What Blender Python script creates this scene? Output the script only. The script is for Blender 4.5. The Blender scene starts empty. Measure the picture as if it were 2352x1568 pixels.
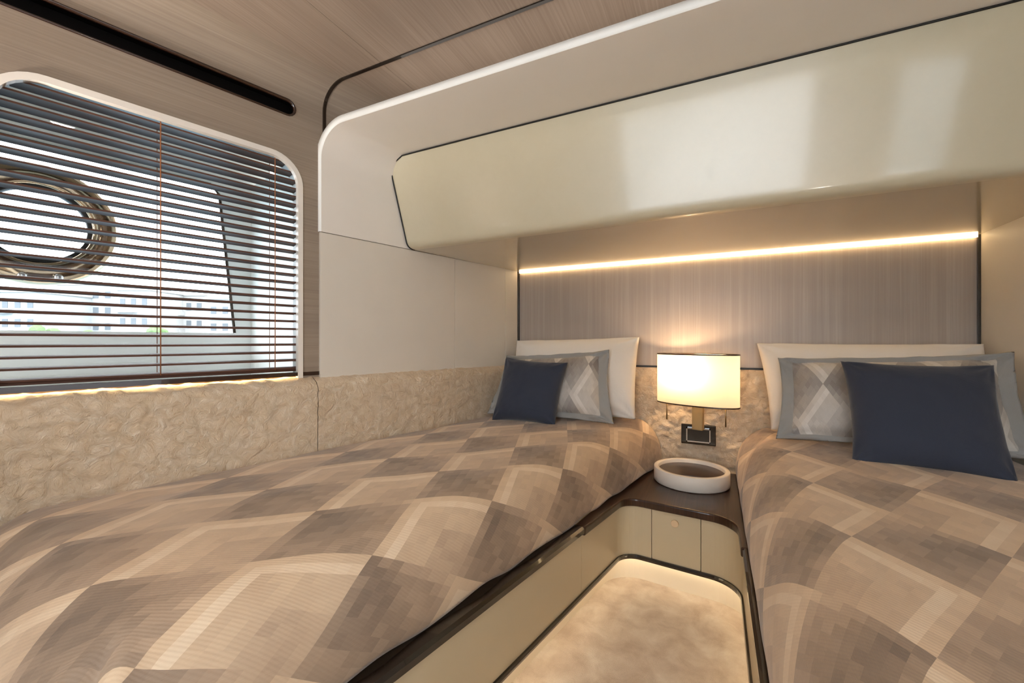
import bpy, bmesh, math, random
from mathutils import Vector, Matrix, noise
random.seed(7)
S = bpy.context.scene
COL = S.collection

# ------------------------------------------------------------------ camera, world, exposure
CAMZ = 0.95
cam_d = bpy.data.cameras.new('camera'); cam_d.sensor_width = 36.0
cam_d.lens = 36.0 * 955.0 / 2352.0
cam_d.clip_start = 0.02; cam_d.clip_end = 500
cam = bpy.data.objects.new('camera', cam_d); COL.objects.link(cam)
cam.location = (0, 0, CAMZ); cam.rotation_euler = (math.radians(90), 0, math.radians(26.0))
S.camera = cam
S.view_settings.view_transform = 'Standard'
S.view_settings.look = 'None'
S.view_settings.gamma = 1.0
S.view_settings.use_curve_mapping = False
S.view_settings.exposure = 0.42
S.cycles.use_denoising = True
S.cycles.max_bounces = 6
S.cycles.diffuse_bounces = 4
S.cycles.glossy_bounces = 3
S.cycles.transmission_bounces = 3
S.cycles.transparent_max_bounces = 6
S.cycles.use_adaptive_sampling = True
S.cycles.adaptive_threshold = 0.13
S.cycles.use_light_tree = False
S.cycles.adaptive_min_samples = 16
S.cycles.caustics_reflective = False
S.cycles.caustics_refractive = False
S.cycles.sample_clamp_indirect = 6.0

W = bpy.data.worlds.new('World'); S.world = W; W.use_nodes = True
SKY_STRENGTH = 6.0
bg = W.node_tree.nodes['Background']
bg.inputs[0].default_value = (0.90, 0.95, 1.0, 1); bg.inputs[1].default_value = SKY_STRENGTH

# ------------------------------------------------------------------ node helpers
def lin(h):
    h = h.lstrip('#'); c = [int(h[i:i+2], 16) / 255 for i in (0, 2, 4)]
    return tuple((x / 12.92 if x <= 0.04045 else ((x + 0.055) / 1.055) ** 2.4) for x in c) + (1.0,)

class NT:
    def __init__(s, name):
        s.m = bpy.data.materials.new(name); s.m.use_nodes = True
        s.t = s.m.node_tree; s.n = s.t.nodes; s.l = s.t.links
        s.b = s.n['Principled BSDF']; s.out = s.n['Material Output']
    def node(s, typ, **kw):
        n = s.n.new(typ)
        for k, v in kw.items(): setattr(n, k, v)
        return n
    def link(s, a, b): s.l.new(a, b)
    def setin(s, sock, v):
        if hasattr(v, 'node'): s.l.new(v, sock)
        else: sock.default_value = v
    def math(s, op, a, b=0.0, c=None):
        n = s.node('ShaderNodeMath', operation=op)
        s.setin(n.inputs[0], a); s.setin(n.inputs[1], b)
        if c is not None: s.setin(n.inputs[2], c)
        return n.outputs[0]
    def mix(s, f, a, b):
        n = s.node('ShaderNodeMix', data_type='RGBA')
        s.setin(n.inputs[0], f); s.setin(n.inputs[6], a); s.setin(n.inputs[7], b)
        return n.outputs[2]
    def coord(s, kind='UV'): return s.node('ShaderNodeTexCoord').outputs[kind]
    def mapping(s, v, scale=(1, 1, 1), rot=(0, 0, 0), loc=(0, 0, 0)):
        n = s.node('ShaderNodeMapping'); s.link(v, n.inputs[0])
        n.inputs['Scale'].default_value = scale; n.inputs['Rotation'].default_value = rot
        n.inputs['Location'].default_value = loc
        return n.outputs[0]
    def noise(s, v, scale=5, detail=3, rough=0.5, dist=0.0):
        n = s.node('ShaderNodeTexNoise'); s.link(v, n.inputs['Vector'])
        n.inputs['Scale'].default_value = scale; n.inputs['Detail'].default_value = detail
        n.inputs['Roughness'].default_value = rough; n.inputs['Distortion'].default_value = dist
        return n.outputs[0]
    def ramp(s, f, stops):
        n = s.node('ShaderNodeValToRGB'); s.link(f, n.inputs[0])
        e = n.color_ramp.elements
        while len(e) < len(stops): e.new(0.5)
        for i, (p, c) in enumerate(stops):
            e[i].position = p; e[i].color = c if len(c) == 4 else tuple(c) + (1,)
        return n.outputs[0]
    def bump(s, h, strength=0.3, dist=0.01):
        n = s.node('ShaderNodeBump'); s.link(h, n.inputs['Height'])
        n.inputs['Strength'].default_value = strength; n.inputs['Distance'].default_value = dist
        s.link(n.outputs[0], s.b.inputs['Normal']); return n
    def base(s, c): s.setin(s.b.inputs['Base Color'], c)
    def p(s, **kw):
        for k, v in kw.items(): s.setin(s.b.inputs[k.replace('_', ' ')], v)
        return s

M = {}
def plain(name, col, rough=0.5, metal=0.0, coat=0.0, coat_rough=0.03, spec=0.5):
    t = NT(name); c = t.coord('Object')
    f = t.noise(c, 9, 3)
    cc = lin(col) if isinstance(col, str) else col
    t.base(t.mix(f, tuple(x * 0.97 for x in cc[:3]) + (1,), tuple(min(1, x * 1.03) for x in cc[:3]) + (1,)))
    t.b.inputs['Roughness'].default_value = rough; t.b.inputs['Metallic'].default_value = metal
    t.b.inputs['Coat Weight'].default_value = coat; t.b.inputs['Coat Roughness'].default_value = coat_rough
    t.b.inputs['Specular IOR Level'].default_value = spec
    M[name] = t.m; return t

def emit(name, col, strength):
    t = NT(name); t.n.remove(t.b)
    e = t.node('ShaderNodeEmission'); e.inputs[0].default_value = col; e.inputs[1].default_value = strength
    t.link(e.outputs[0], t.out.inputs[0]); M[name] = t.m

def wood(name, c0, c1, c2, rough, coat=0.0, stretch=1.0):
    t = NT(name); uv = t.coord('UV')
    g = t.noise(t.mapping(uv, (2.2 * stretch, 160 * stretch, 1)), 1.0, 5, 0.62, 0.25)
    big = t.noise(t.mapping(uv, (0.7 * stretch, 9 * stretch, 1)), 1.0, 3, 0.5, 0.6)
    f = t.math('ADD', t.math('MULTIPLY', g, 0.65), t.math('MULTIPLY', big, 0.35))
    t.base(t.ramp(f, [(0.30, lin(c0)), (0.5, lin(c1)), (0.70, lin(c2))]))
    t.b.inputs['Roughness'].default_value = rough
    t.b.inputs['Coat Weight'].default_value = coat; t.b.inputs['Coat Roughness'].default_value = 0.02; t.b.inputs['Coat IOR'].default_value = 1.35; t.b.inputs['Specular IOR Level'].default_value = 0.3
    t.bump(g, 0.12, 0.002)
    M[name] = t.m

wood('oak', '85766a', '938475', 'a19283', 0.5)
wood('ceiling_oak', '857466', '938274', 'a29182', 0.5)
wood('dark_wood', '22150f', '321f16', '4a3023', 0.3, 0.5)
plain('white_lacquer', 'e6dfd6', 0.35, coat=0.15, coat_rough=0.2)
plain('white_panel', 'd8d0c4', 0.5)
plain('hull_white', 'f0f0ec', 0.45)
plain('cream_panel', 'c3b496', 0.4, coat=0.2, coat_rough=0.15)
plain('kick_cream', 'e8dcc6', 0.5)
plain('dark_trim', '1b1410', 0.22, coat=0.6)
plain('bronze_trim', '4a4038', 0.25, metal=0.7)
plain('black_gap', '080605', 0.5)
plain('slot_black', '050303', 0.7, spec=0.1)
plain('slot_rim', '2e1a12', 0.2, coat=0.8)
plain('blind_slat', '5a3b2e', 0.55, coat=0.0, spec=0.25)
plain('cord', 'a8683e', 0.7)
plain('chrome', 'd8d8da', 0.08, metal=1.0)
plain('brass', 'a08660', 0.3, metal=0.8)
plain('ring_metal', 'b09a80', 0.12, metal=1.0)
plain('black_gloss', '0a0a0c', 0.08, coat=1.0)
plain('column_fabric', 'a58a5e', 0.6)
plain('tray_leather', 'e6ddd2', 0.5)
plain('building_white', (0.36, 0.355, 0.345, 1), 0.8)
plain('building_window', (0.14, 0.155, 0.17, 1), 0.6, spec=0.1)
plain('leaf', (0.095, 0.155, 0.055, 1), 0.8)
plain('trunk', '6a5644', 0.9)
plain('knob_wood', 'd9bd98', 0.5)

def lacquer():
    t = NT('door_lacquer'); c = t.coord('Object')
    n1 = t.noise(c, 14, 6, 0.65); n2 = t.noise(c, 60, 3, 0.6)
    f = t.math('ADD', t.math('MULTIPLY', n1, 0.7), t.math('MULTIPLY', n2, 0.3))
    t.base(t.mix(f, lin('cabfa2'), lin('d3c9ae')))
    t.setin(t.b.inputs['Roughness'], t.math('ADD', t.math('MULTIPLY', f, 0.18), 0.24))
    t.b.inputs['Coat Weight'].default_value = 0.6; t.b.inputs['Coat Roughness'].default_value = 0.09
    t.b.inputs['Specular IOR Level'].default_value = 0.8
    t.bump(n1, 0.05, 0.01)
    M['door_lacquer'] = t.m
    t = NT('gloss_lacquer')
    t.base(t.mix(t.noise(t.coord('Object'), 8, 2), lin('c8bb9c'), lin('cdc1a4')))
    t.b.inputs['Roughness'].default_value = 0.3
    t.b.inputs['Coat Weight'].default_value = 1.0; t.b.inputs['Coat Roughness'].default_value = 0.015
    t.b.inputs['Coat IOR'].default_value = 2.0
    M['gloss_lacquer'] = t.m
lacquer()

def headboard():
    t = NT('headboard_silk'); uv = t.coord('UV')
    a = t.noise(t.mapping(uv, (170, 1.5, 1)), 1, 4, 0.7)
    b = t.noise(t.mapping(uv, (40, 0.5, 1)), 1, 2, 0.5)
    f = t.math('ADD', t.math('MULTIPLY', a, 0.6), t.math('MULTIPLY', b, 0.4))
    t.base(t.ramp(f, [(0.30, lin('a2958a')), (0.5, lin('a99c91')), (0.64, lin('b3a89d')), (0.74, lin('c4bcb2'))]))
    t.b.inputs['Roughness'].default_value = 0.35
    t.b.inputs['Sheen Weight'].default_value = 0.2
    t.bump(a, 0.15, 0.002)
    M['headboard_silk'] = t.m
headboard()

def crinkle():
    t = NT('crinkled_leather'); c = t.coord('Object')
    n1 = t.noise(c, 30, 6, 0.66, 1.0); n2 = t.noise(t.mapping(c, (1, 1, 1), loc=(3, 1, 2)), 42, 4, 0.6, 1.2)
    r1 = t.math('ABSOLUTE', t.math('SUBTRACT', n1, 0.5))
    h = t.math('ADD', t.math('MULTIPLY', r1, 1.6), t.math('MULTIPLY', n2, 0.45))
    t.base(t.ramp(n1, [(0.25, lin('cdb293')), (0.45, lin('d6bfa1')), (0.58, lin('decab0')), (0.75, lin('eaddca'))]))
    t.b.inputs['Roughness'].default_value = 0.42
    t.b.inputs['Sheen Weight'].default_value = 0.15
    t.bump(h, 0.85, 0.010)
    M['crinkled_leather'] = t.m
crinkle()

def carpet():
    t = NT('carpet_pile'); c = t.coord('Object')
    n1 = t.noise(c, 11, 4, 0.6, 0.4); n2 = t.noise(c, 400, 2, 0.6)
    f = t.math('ADD', t.math('MULTIPLY', n1, 0.8), t.math('MULTIPLY', n2, 0.2))
    t.base(t.ramp(f, [(0.35, lin('bba896')), (0.5, lin('cdbcaa')), (0.66, lin('dccfbf'))]))
    t.b.inputs['Roughness'].default_value = 0.95
    t.bump(n2, 0.5, 0.004)
    M['carpet_pile'] = t.m
carpet()

def plaid(name, su, sv, dark, mid, light, bright, rot=0.0, rib=430.0, ou=0.0, ov=0.0, soft=1.0):
    t = NT(name); uv = t.coord('UV')
    v = t.mapping(uv, (1, 1, 1), (0, 0, rot))
    sx = t.node('ShaderNodeSeparateXYZ'); t.link(v, sx.inputs[0])
    P = t.math('ADD', t.math('DIVIDE', sx.outputs[0], su), ou); Q = t.math('ADD', t.math('DIVIDE', sx.outputs[1], sv), ov)
    a = t.math('ADD', t.math('ADD', P, Q), 41.0); b = t.math('ADD', t.math('SUBTRACT', P, Q), 40.0)
    ca = t.math('FLOOR', a); cb = t.math('FLOOR', b)
    par = t.math('MODULO', t.math('ADD', ca, cb), 2.0)           # 0 dark, 1 light
    fa = t.math('FRACT', a); fb = t.math('FRACT', b)
    N = 9.0
    qa = t.math('FLOOR', t.math('MULTIPLY', fa, N)); qb = t.math('FLOOR', t.math('MULTIPLY', fb, N))
    cmb = t.node('ShaderNodeCombineXYZ')
    t.link(t.math('ADD', t.math('MULTIPLY', ca, N), qa), cmb.inputs[0])
    t.link(t.math('ADD', t.math('MULTIPLY', cb, N), qb), cmb.inputs[1])
    wn = t.node('ShaderNodeTexWhiteNoise', noise_dimensions='2D'); t.link(cmb.outputs[0], wn.inputs['Vector'])
    rnd = t.math('SUBTRACT', wn.outputs['Value'], 0.5)
    big = t.noise(v, 6, 2)
    mn = t.math('MINIMUM', qa, qb); mx = t.math('MAXIMUM', qa, qb)
    # dark cell tone
    dk = t.math('ADD', t.math('ADD', 0.12, t.math('MULTIPLY', rnd, 0.12)), t.math('MULTIPLY', qb, 0.025))
    dk = t.math('ADD', dk, t.math('MULTIPLY', t.math('ABSOLUTE', t.math('SUBTRACT', qa, qb)), 0.02))
    dk = t.math('ADD', dk, t.math('MULTIPLY', t.math('LESS_THAN', mn, 0.5), 0.10))
    # light cell tone : chevron of paler bands
    lt = t.math('ADD', 0.60, t.math('MULTIPLY', rnd, 0.08))
    ch = t.math('MULTIPLY', t.math('GREATER_THAN', mn, 0.5), t.math('LESS_THAN', mn, 1.5))
    lt = t.math('ADD', lt, t.math('MULTIPLY', ch, 0.20))
    lt = t.math('ADD', lt, t.math('MULTIPLY', t.math('LESS_THAN', mn, 0.5), 0.06))
    lt = t.math('SUBTRACT', lt, t.math('MULTIPLY', t.math('GREATER_THAN', mn, 4.5), 0.10))
    n = t.node('ShaderNodeMix', data_type='FLOAT'); t.link(par, n.inputs[0]); t.link(dk, n.inputs[2]); t.link(lt, n.inputs[3])
    tone = t.math('ADD', n.outputs[0], t.math('MULTIPLY', t.math('SUBTRACT', big, 0.5), 0.22))
    weave = t.noise(t.mapping(uv, (900, 60, 1)), 1, 2)
    tone = t.math('ADD', tone, t.math('MULTIPLY', t.math('SUBTRACT', weave, 0.5), 0.10))
    t.base(t.ramp(tone, [(0.05, lin(dark)), (0.42, lin(mid)), (0.68, lin(light)), (0.95, lin(bright))]))
    t.b.inputs['Roughness'].default_value = 0.62
    t.b.inputs['Sheen Weight'].default_value = 0.25; t.b.inputs['Sheen Roughness'].default_value = 0.4
    wv = t.node('ShaderNodeTexWave', wave_type='BANDS', bands_direction='DIAGONAL')
    t.link(uv, wv.inputs['Vector']); wv.inputs['Scale'].default_value = rib / 6.0; wv.inputs['Distortion'].default_value = 0.6
    wr = t.noise(uv, 30, 4, 0.6)
    t.bump(t.math('ADD', t.math('MULTIPLY', wv.outputs['Fac'], 0.25), wr), 0.22, 0.004)
    M[name] = t.m
plaid('coverlet_weave', 0.22, 0.348, '6a5b4f', 'ae967f', 'd1b799', 'e6d3b9', ou=-0.195, ov=0.175)
plaid('coverlet_weave_b', 0.22, 0.348, '6a5b4f', 'ae967f', 'd1b799', 'e6d3b9', ou=-0.459, ov=0.204)
plaid('sham_weave', 0.17, 0.30, '7a7371', 'a8a29c', 'ccc6be', 'e2ddd7', ou=.3, ov=.2)

def fabric(name, col, sc=700, wr=0.35):
    t = NT(name); uv = t.coord('UV')
    w = t.noise(t.mapping(uv, (sc, sc, 1)), 1, 2)
    wrk = t.noise(uv, 7, 4, 0.55, 0.6)
    c = lin(col)
    t.base(t.mix(w, tuple(x * 0.85 for x in c[:3]) + (1,), tuple(min(1, x * 1.15) for x in c[:3]) + (1,)))
    t.b.inputs['Roughness'].default_value = 0.8
    t.b.inputs['Sheen Weight'].default_value = 0.25
    t.bump(t.math('ADD', wrk, t.math('MULTIPLY', w, 0.06)), wr, 0.02)
    M[name] = t.m
fabric('white_cotton', 'e8e2da', 900, 0.3)
fabric('sham_border', '9a9996', 700, 0.5)
fabric('navy_satin', '323847', 600, 0.3)
M['navy_satin'].node_tree.nodes['Principled BSDF'].inputs['Specular IOR Level'].default_value = 0.25

def shade_mat():
    t = NT('lamp_shade_cloth'); t.n.remove(t.b)
    d = t.node('ShaderNodeBsdfDiffuse'); d.inputs[0].default_value = (0.82, 0.75, 0.66, 1)
    tr = t.node('ShaderNodeBsdfTranslucent'); tr.inputs[0].default_value = (0.92, 0.86, 0.74, 1)
    w = t.noise(t.mapping(t.coord('Object'), (90, 90, 6)), 1, 2)
    mx = t.node('ShaderNodeMixShader')
    t.link(t.math('ADD', 0.55, t.math('MULTIPLY', w, 0.06)), mx.inputs[0])
    t.link(d.outputs[0], mx.inputs[1]); t.link(tr.outputs[0], mx.inputs[2]); t.link(mx.outputs[0], t.out.inputs[0])
    M['lamp_shade_cloth'] = t.m
shade_mat()

def glass_mat(name, tint):
    t = NT(name); t.n.remove(t.b)
    a = t.node('ShaderNodeBsdfTransparent'); a.inputs[0].default_value = tint
    g = t.node('ShaderNodeBsdfGlossy'); g.inputs['Roughness'].default_value = 0.0
    f = t.node('ShaderNodeFresnel'); f.inputs[0].default_value = 1.45
    mx = t.node('ShaderNodeMixShader'); t.link(f.outputs[0], mx.inputs[0]); t.link(a.outputs[0], mx.inputs[1]); t.link(g.outputs[0], mx.inputs[2])
    t.link(mx.outputs[0], t.out.inputs[0]); M[name] = t.m
glass_mat('window_glass', (0.95, 0.98, 0.99, 1)); glass_mat('tinted_glass', (0.25, 0.255, 0.26, 1))
def water_mat():
    t = NT('harbour_water'); c = t.coord('Object')
    t.base(lin('7d98a5')); t.b.inputs['Roughness'].default_value = 0.12
    t.bump(t.noise(c, 0.8, 4), 0.4, 0.2); M['harbour_water'] = t.m
water_mat()
WARM = (1.0, 0.66, 0.32, 1)
emit('led_head', (1.0, 0.70, 0.36, 1), 7.0)
emit('led_floor', (1.0, 0.78, 0.50, 1), 8.0)
emit('led_ledge', (1.0, 0.64, 0.25, 1), 16.0)
emit('ceiling_fill_glow', (1.0, 0.88, 0.76, 1), 0.85)  # glow of the added sheet that brightens the ceiling
emit('downlight_lens', (1.0, 0.86, 0.68, 1), 6.0)
emit('bulb_glow', (1.0, 0.72, 0.42, 1), 12.0)

# ------------------------------------------------------------------ object helpers
def mesh_obj(name, verts, faces, mat, parent=None, uvs=None, smooth=False, auto=None):
    me = bpy.data.meshes.new(name); me.from_pydata([tuple(v) for v in verts], [], faces)
    if uvs is not None:
        ul = me.uv_layers.new(name='UVMap')
        for lp in me.loops: ul.data[lp.index].uv = uvs[lp.vertex_index]
    me.materials.append(M[mat])
    if smooth: me.polygons.foreach_set('use_smooth', [True] * len(me.polygons))
    me.update()
    o = bpy.data.objects.new(name, me); COL.objects.link(o)
    if parent is not None: o.parent = parent
    return o
def bm_obj(name, bm, mat, parent=None, smooth=False):
    bmesh.ops.recalc_face_normals(bm, faces=bm.faces[:])
    me = bpy.data.meshes.new(name); bm.to_mesh(me); bm.free(); me.materials.append(M[mat])
    if smooth: me.polygons.foreach_set('use_smooth', [True] * len(me.polygons))
    o = bpy.data.objects.new(name, me); COL.objects.link(o)
    if parent is not None: o.parent = parent
    return o
def tag(o, label=None, cat=None, group=None, kind=None):
    if label: o['label'] = label
    if cat: o['category'] = cat
    if group: o['group'] = group
    if kind: o['kind'] = kind
    return o
def thing(name, label, cat, group=None, loc=(0, 0, 0)):
    o = bpy.data.objects.new(name, None); COL.objects.link(o); o.empty_display_size = 0.05
    o.location = loc
    return tag(o, label, cat, group)
def struct(o): o['kind'] = 'structure'; return o
def child(o, root):
    """parent o (built in world space) to root keeping world place"""
    o.parent = root
    o.matrix_parent_inverse = Matrix.Translation(-Vector(root.location)) if root.parent is None else Matrix.Translation(-Vector(root.location) - Vector(root.parent.location))
    return o
def bevel(o, w=0.003, seg=2):
    m = o.modifiers.new('bevel', 'BEVEL'); m.width = w; m.segments = seg; m.limit_method = 'ANGLE'; return o
def box(name, x0, x1, y0, y1, z0, z1, mat, parent=None, bw=0.0):
    v = [(x, y, z) for x in (x0, x1) for y in (y0, y1) for z in (z0, z1)]
    f = [(0, 1, 3, 2), (4, 6, 7, 5), (0, 4, 5, 1), (2, 3, 7, 6), (0, 2, 6, 4), (1, 5, 7, 3)]
    uv = [(p[0] + p[2] * .37, p[1] + p[2]) for p in v]
    o = mesh_obj(name, v, f, mat, None, uv)
    if bw: bevel(o, bw)
    if parent is not None: child(o, parent)
    return o
def fbox(name, O, ax, ay, az, e, mat, parent=None, bw=0.0):
    """oriented box: origin O (corner), axes, extents e"""
    ax, ay, az = (Vector(a) for a in (ax, ay, az)); O = Vector(O)
    v = [O + ax * i * e[0] + ay * j * e[1] + az * k * e[2] for i in (0, 1) for j in (0, 1) for k in (0, 1)]
    f = [(0, 1, 3, 2), (4, 6, 7, 5), (0, 4, 5, 1), (2, 3, 7, 6), (0, 2, 6, 4), (1, 5, 7, 3)]
    uv = [(i * e[0], j * e[1] + k * e[2]) for i in (0, 1) for j in (0, 1) for k in (0, 1)]
    o = mesh_obj(name, v, f, mat, None, uv)
    bm = bmesh.new(); bm.from_mesh(o.data); bmesh.ops.recalc_face_normals(bm, faces=bm.faces[:]); bm.to_mesh(o.data); bm.free()
    if bw: bevel(o, bw)
    if parent is not None: child(o, parent)
    return o
def sweep(name, path, section, mat, parent=None, closed=False, smooth=False, side=None, uvscale=1.0, flatz=True):
    """section: list of (offset along side-normal, offset along up); path: 3D points. side = list of Vector normals."""
    n = len(path); P = [Vector(p) for p in path]; k = len(section)
    verts = []; uvs = []; L = 0
    for i, p in enumerate(P):
        a = P[(i - 1) % n] if (i > 0 or closed) else p
        b = P[(i + 1) % n] if (i < n - 1 or closed) else p
        t = (b - a).normalized()
        if side: sd = Vector(side[i]); up = sd.cross(t).normalized(); up = up if not flatz else Vector((0, 0, 1))
        else:
            sd = Vector((t.y, -t.x, 0)).normalized(); up = Vector((0, 0, 1))
        # mitre
        if i > 0: L += (P[i] - P[i - 1]).length
        acc = 0
        for j, (so, uo) in enumerate(section):
            verts.append(p + sd * so + up * uo)
            if j: acc += math.hypot(so - section[j - 1][0], uo - section[j - 1][1])
            uvs.append((L * uvscale, acc * uvscale))
    faces = []
    for i in range(n if closed else n - 1):
        for j in range(k):
            faces.append((i * k + j, i * k + (j + 1) % k, ((i + 1) % n) * k + (j + 1) % k, ((i + 1) % n) * k + j))
    if not closed:
        faces.append(tuple(range(k - 1, -1, -1))); faces.append(tuple((n - 1) * k + j for j in range(k)))
    o = mesh_obj(name, verts, faces, mat, None, uvs)
    bm = bmesh.new(); bm.from_mesh(o.data); bmesh.ops.recalc_face_normals(bm, faces=bm.faces[:]); bm.to_mesh(o.data); bm.free()
    if smooth: o.data.polygons.foreach_set('use_smooth', [True] * len(o.data.polygons))
    if parent is not None: child(o, parent)
    return o
def tube(name, pts, r, mat, parent=None, n=8, closed=False):
    P = [Vector(p) for p in pts]; verts = []; m = len(P)
    for i, p in enumerate(P):
        a = P[(i - 1) % m] if (i > 0 or closed) else p
        b = P[(i + 1) % m] if (i < m - 1 or closed) else p
        t = (b - a).normalized()
        ref = Vector((0, 0, 1)) if abs(t.z) < 0.9 else Vector((1, 0, 0))
        x = t.cross(ref).normalized(); y = t.cross(x)
        for k in range(n):
            an = 2 * math.pi * k / n
            verts.append(p + x * math.cos(an) * r + y * math.sin(an) * r)
    faces = []
    for i in range(m if closed else m - 1):
        for k in range(n):
            i2 = (i + 1) % m
            faces.append((i * n + k, i * n + (k + 1) % n, i2 * n + (k + 1) % n, i2 * n + k))
    if not closed:
        faces.append(tuple(range(n - 1, -1, -1))); faces.append(tuple((m - 1) * n + k for k in range(n)))
    o = mesh_obj(name, verts, faces, mat, None, None, True)
    if parent is not None: child(o, parent)
    return o
def grid(name, nu, nv, fn, mat, parent=None, smooth=True):
    verts = []; uvs = []
    for j in range(nv + 1):
        for i in range(nu + 1):
            p, uv = fn(i / nu, j / nv); verts.append(p); uvs.append(uv)
    faces = [(j * (nu + 1) + i, j * (nu + 1) + i + 1, (j + 1) * (nu + 1) + i + 1, (j + 1) * (nu + 1) + i) for j in range(nv) for i in range(nu)]
    o = mesh_obj(name, verts, faces, mat, None, uvs, smooth)
    if parent is not None: child(o, parent)
    return o
def fill(name, loops, mp, mat, thick=None, parent=None, uvf=None):
    """planar polygon with holes: loops of 2D points, mp maps 2D -> 3D"""
    bm = bmesh.new(); E = []; uvd = {}
    for lp in loops:
        vs = [bm.verts.new(mp(*p)) for p in lp]
        for i in range(len(vs)): E.append(bm.edges.new((vs[i], vs[(i + 1) % len(vs)])))
    bmesh.ops.triangle_fill(bm, edges=E, use_beauty=True)
    me = bpy.data.meshes.new(name); bm.to_mesh(me); bm.free()
    pts = [p for lp in loops for p in lp]
    ul = me.uv_layers.new(name='UVMap')
    for l in me.loops: ul.data[l.index].uv = pts[l.vertex_index]
    me.materials.append(M[mat])
    o = bpy.data.objects.new(name, me); COL.objects.link(o)
    if thick:
        md = o.modifiers.new('solid', 'SOLIDIFY'); md.thickness = thick; md.offset = 0
    if parent is not None: child(o, parent)
    return o
def arc2(cx, cy, r, a0, a1, n):
    return [(cx + r * math.cos(math.radians(a0 + (a1 - a0) * i / n)), cy + r * math.sin(math.radians(a0 + (a1 - a0) * i / n))) for i in range(n + 1)]
def lathe(name, prof, n, mat, parent=None, sx=1.0, sy=1.0, rot=0.0, loc=(0, 0, 0), smooth=True, closed=False):
    verts = []; m = len(prof); c, s = math.cos(rot), math.sin(rot)
    for k in range(n):
        a = 2 * math.pi * k / n
        for (r, z) in prof:
            x, y = r * math.cos(a) * sx, r * math.sin(a) * sy
            verts.append((loc[0] + x * c - y * s, loc[1] + x * s + y * c, loc[2] + z))
    faces = []
    for k in range(n):
        k2 = (k + 1) % n
        for j in range(m if closed else m - 1):
            j2 = (j + 1) % m
            faces.append((k * m + j, k2 * m + j, k2 * m + j2, k * m + j2))
    o = mesh_obj(name, verts, faces, mat, None, [(v[0], v[1]) for v in verts], smooth)
    if parent is not None: child(o, parent)
    return o

# ------------------------------------------------------------------ room frame
LD = Vector((0.2523, 0.9677, 0)); LN = Vector((0.9677, -0.2523, 0)); L0 = Vector((-1.613, 0, 0))
def LW(s, o, z): return L0 + LD * s + LN * o + Vector((0, 0, z))
def sY(Y, o=0.0): return (Y + 0.2523 * o) / 0.9677
YB = 2.2; XR = 0.905; ZC = 1.916; ZLED = 1.36; YP = 1.082
YREAR = -1.3

# floor
struct(mesh_obj('floor', [(-2.2, YREAR, 0), (1.0, YREAR, 0), (1.0, 2.3, 0), (-2.2, 2.3, 0)], [(0, 1, 2, 3)], 'carpet_pile'))

# left wall, wood veneer with window and vent openings; cove into the ceiling
S0, S1 = sY(YREAR), sY(2.26)
WS0, WS1, WZ0, WZ1, WR = 0.335, 1.058, 0.79, 1.612, 0.105
win = [(WS0, WZ0), (WS1, WZ0)] + arc2(WS1 - WR, WZ1 - WR, WR, 0, 90, 10) + arc2(WS0 + WR, WZ1 - WR, WR, 90, 180, 10)
VS0, VS1, VZ, VR = -0.35, 1.032, 1.779, 0.027
slot = arc2(VS1 - VR, VZ, VR, -90, 90, 10) + arc2(VS0 + VR, VZ, VR, 90, 270, 10)
CR = 0.10
wl = fill('wall_left', [[(S0, 0), (S1, 0), (S1, ZC - CR), (S0, ZC - CR)], win, slot], lambda s, z: LW(s, 0, z), 'oak'); struct(wl)
cv = grid('cove', 1, 12, lambda u, v: (LW(S0 + (S1 - S0) * u, CR - CR * math.cos(v * math.pi / 2), ZC - CR + CR * math.sin(v * math.pi / 2)), (S0 + (S1 - S0) * u, ZC - CR + CR * v * 1.57)), 'oak', wl)
# the ceiling: two veneer panels with a fine joint
ceil = struct(mesh_obj('ceiling', [(-2.3, YREAR, ZC + 0.012), (1.0, YREAR, ZC + 0.012), (1.0, 2.3, ZC + 0.012), (-2.3, 2.3, ZC + 0.012)], [(0, 3, 2, 1)], 'oak', uvs=[(0, 0), (0, 3), (3, 3), (3, 0)]))
XJ = -1.04
covX = lambda Y: L0.x + 0.2607 * Y + CR / 0.9677
def cpanel(pts):
    n = len(pts); v = [(x, y, z) for z in (ZC, ZC + 0.01) for x, y in pts]
    f = [tuple(range(n - 1, -1, -1)), tuple(range(n, 2 * n))] + [(i, (i + 1) % n, n + (i + 1) % n, n + i) for i in range(n)]
    return mesh_obj('ceiling_panel', v, f, 'ceiling_oak', ceil, [(p[1], p[0] + p[2]) for p in v])
cpanel([(covX(YREAR), YREAR), (XJ - 0.0014, YREAR), (XJ - 0.0014, 1.796)])
cpanel([(XJ, YREAR), (XR + .02, YREAR), (XR + .02, 2.25), (covX(2.25), 2.25), (XJ, 1.803)])

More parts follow.
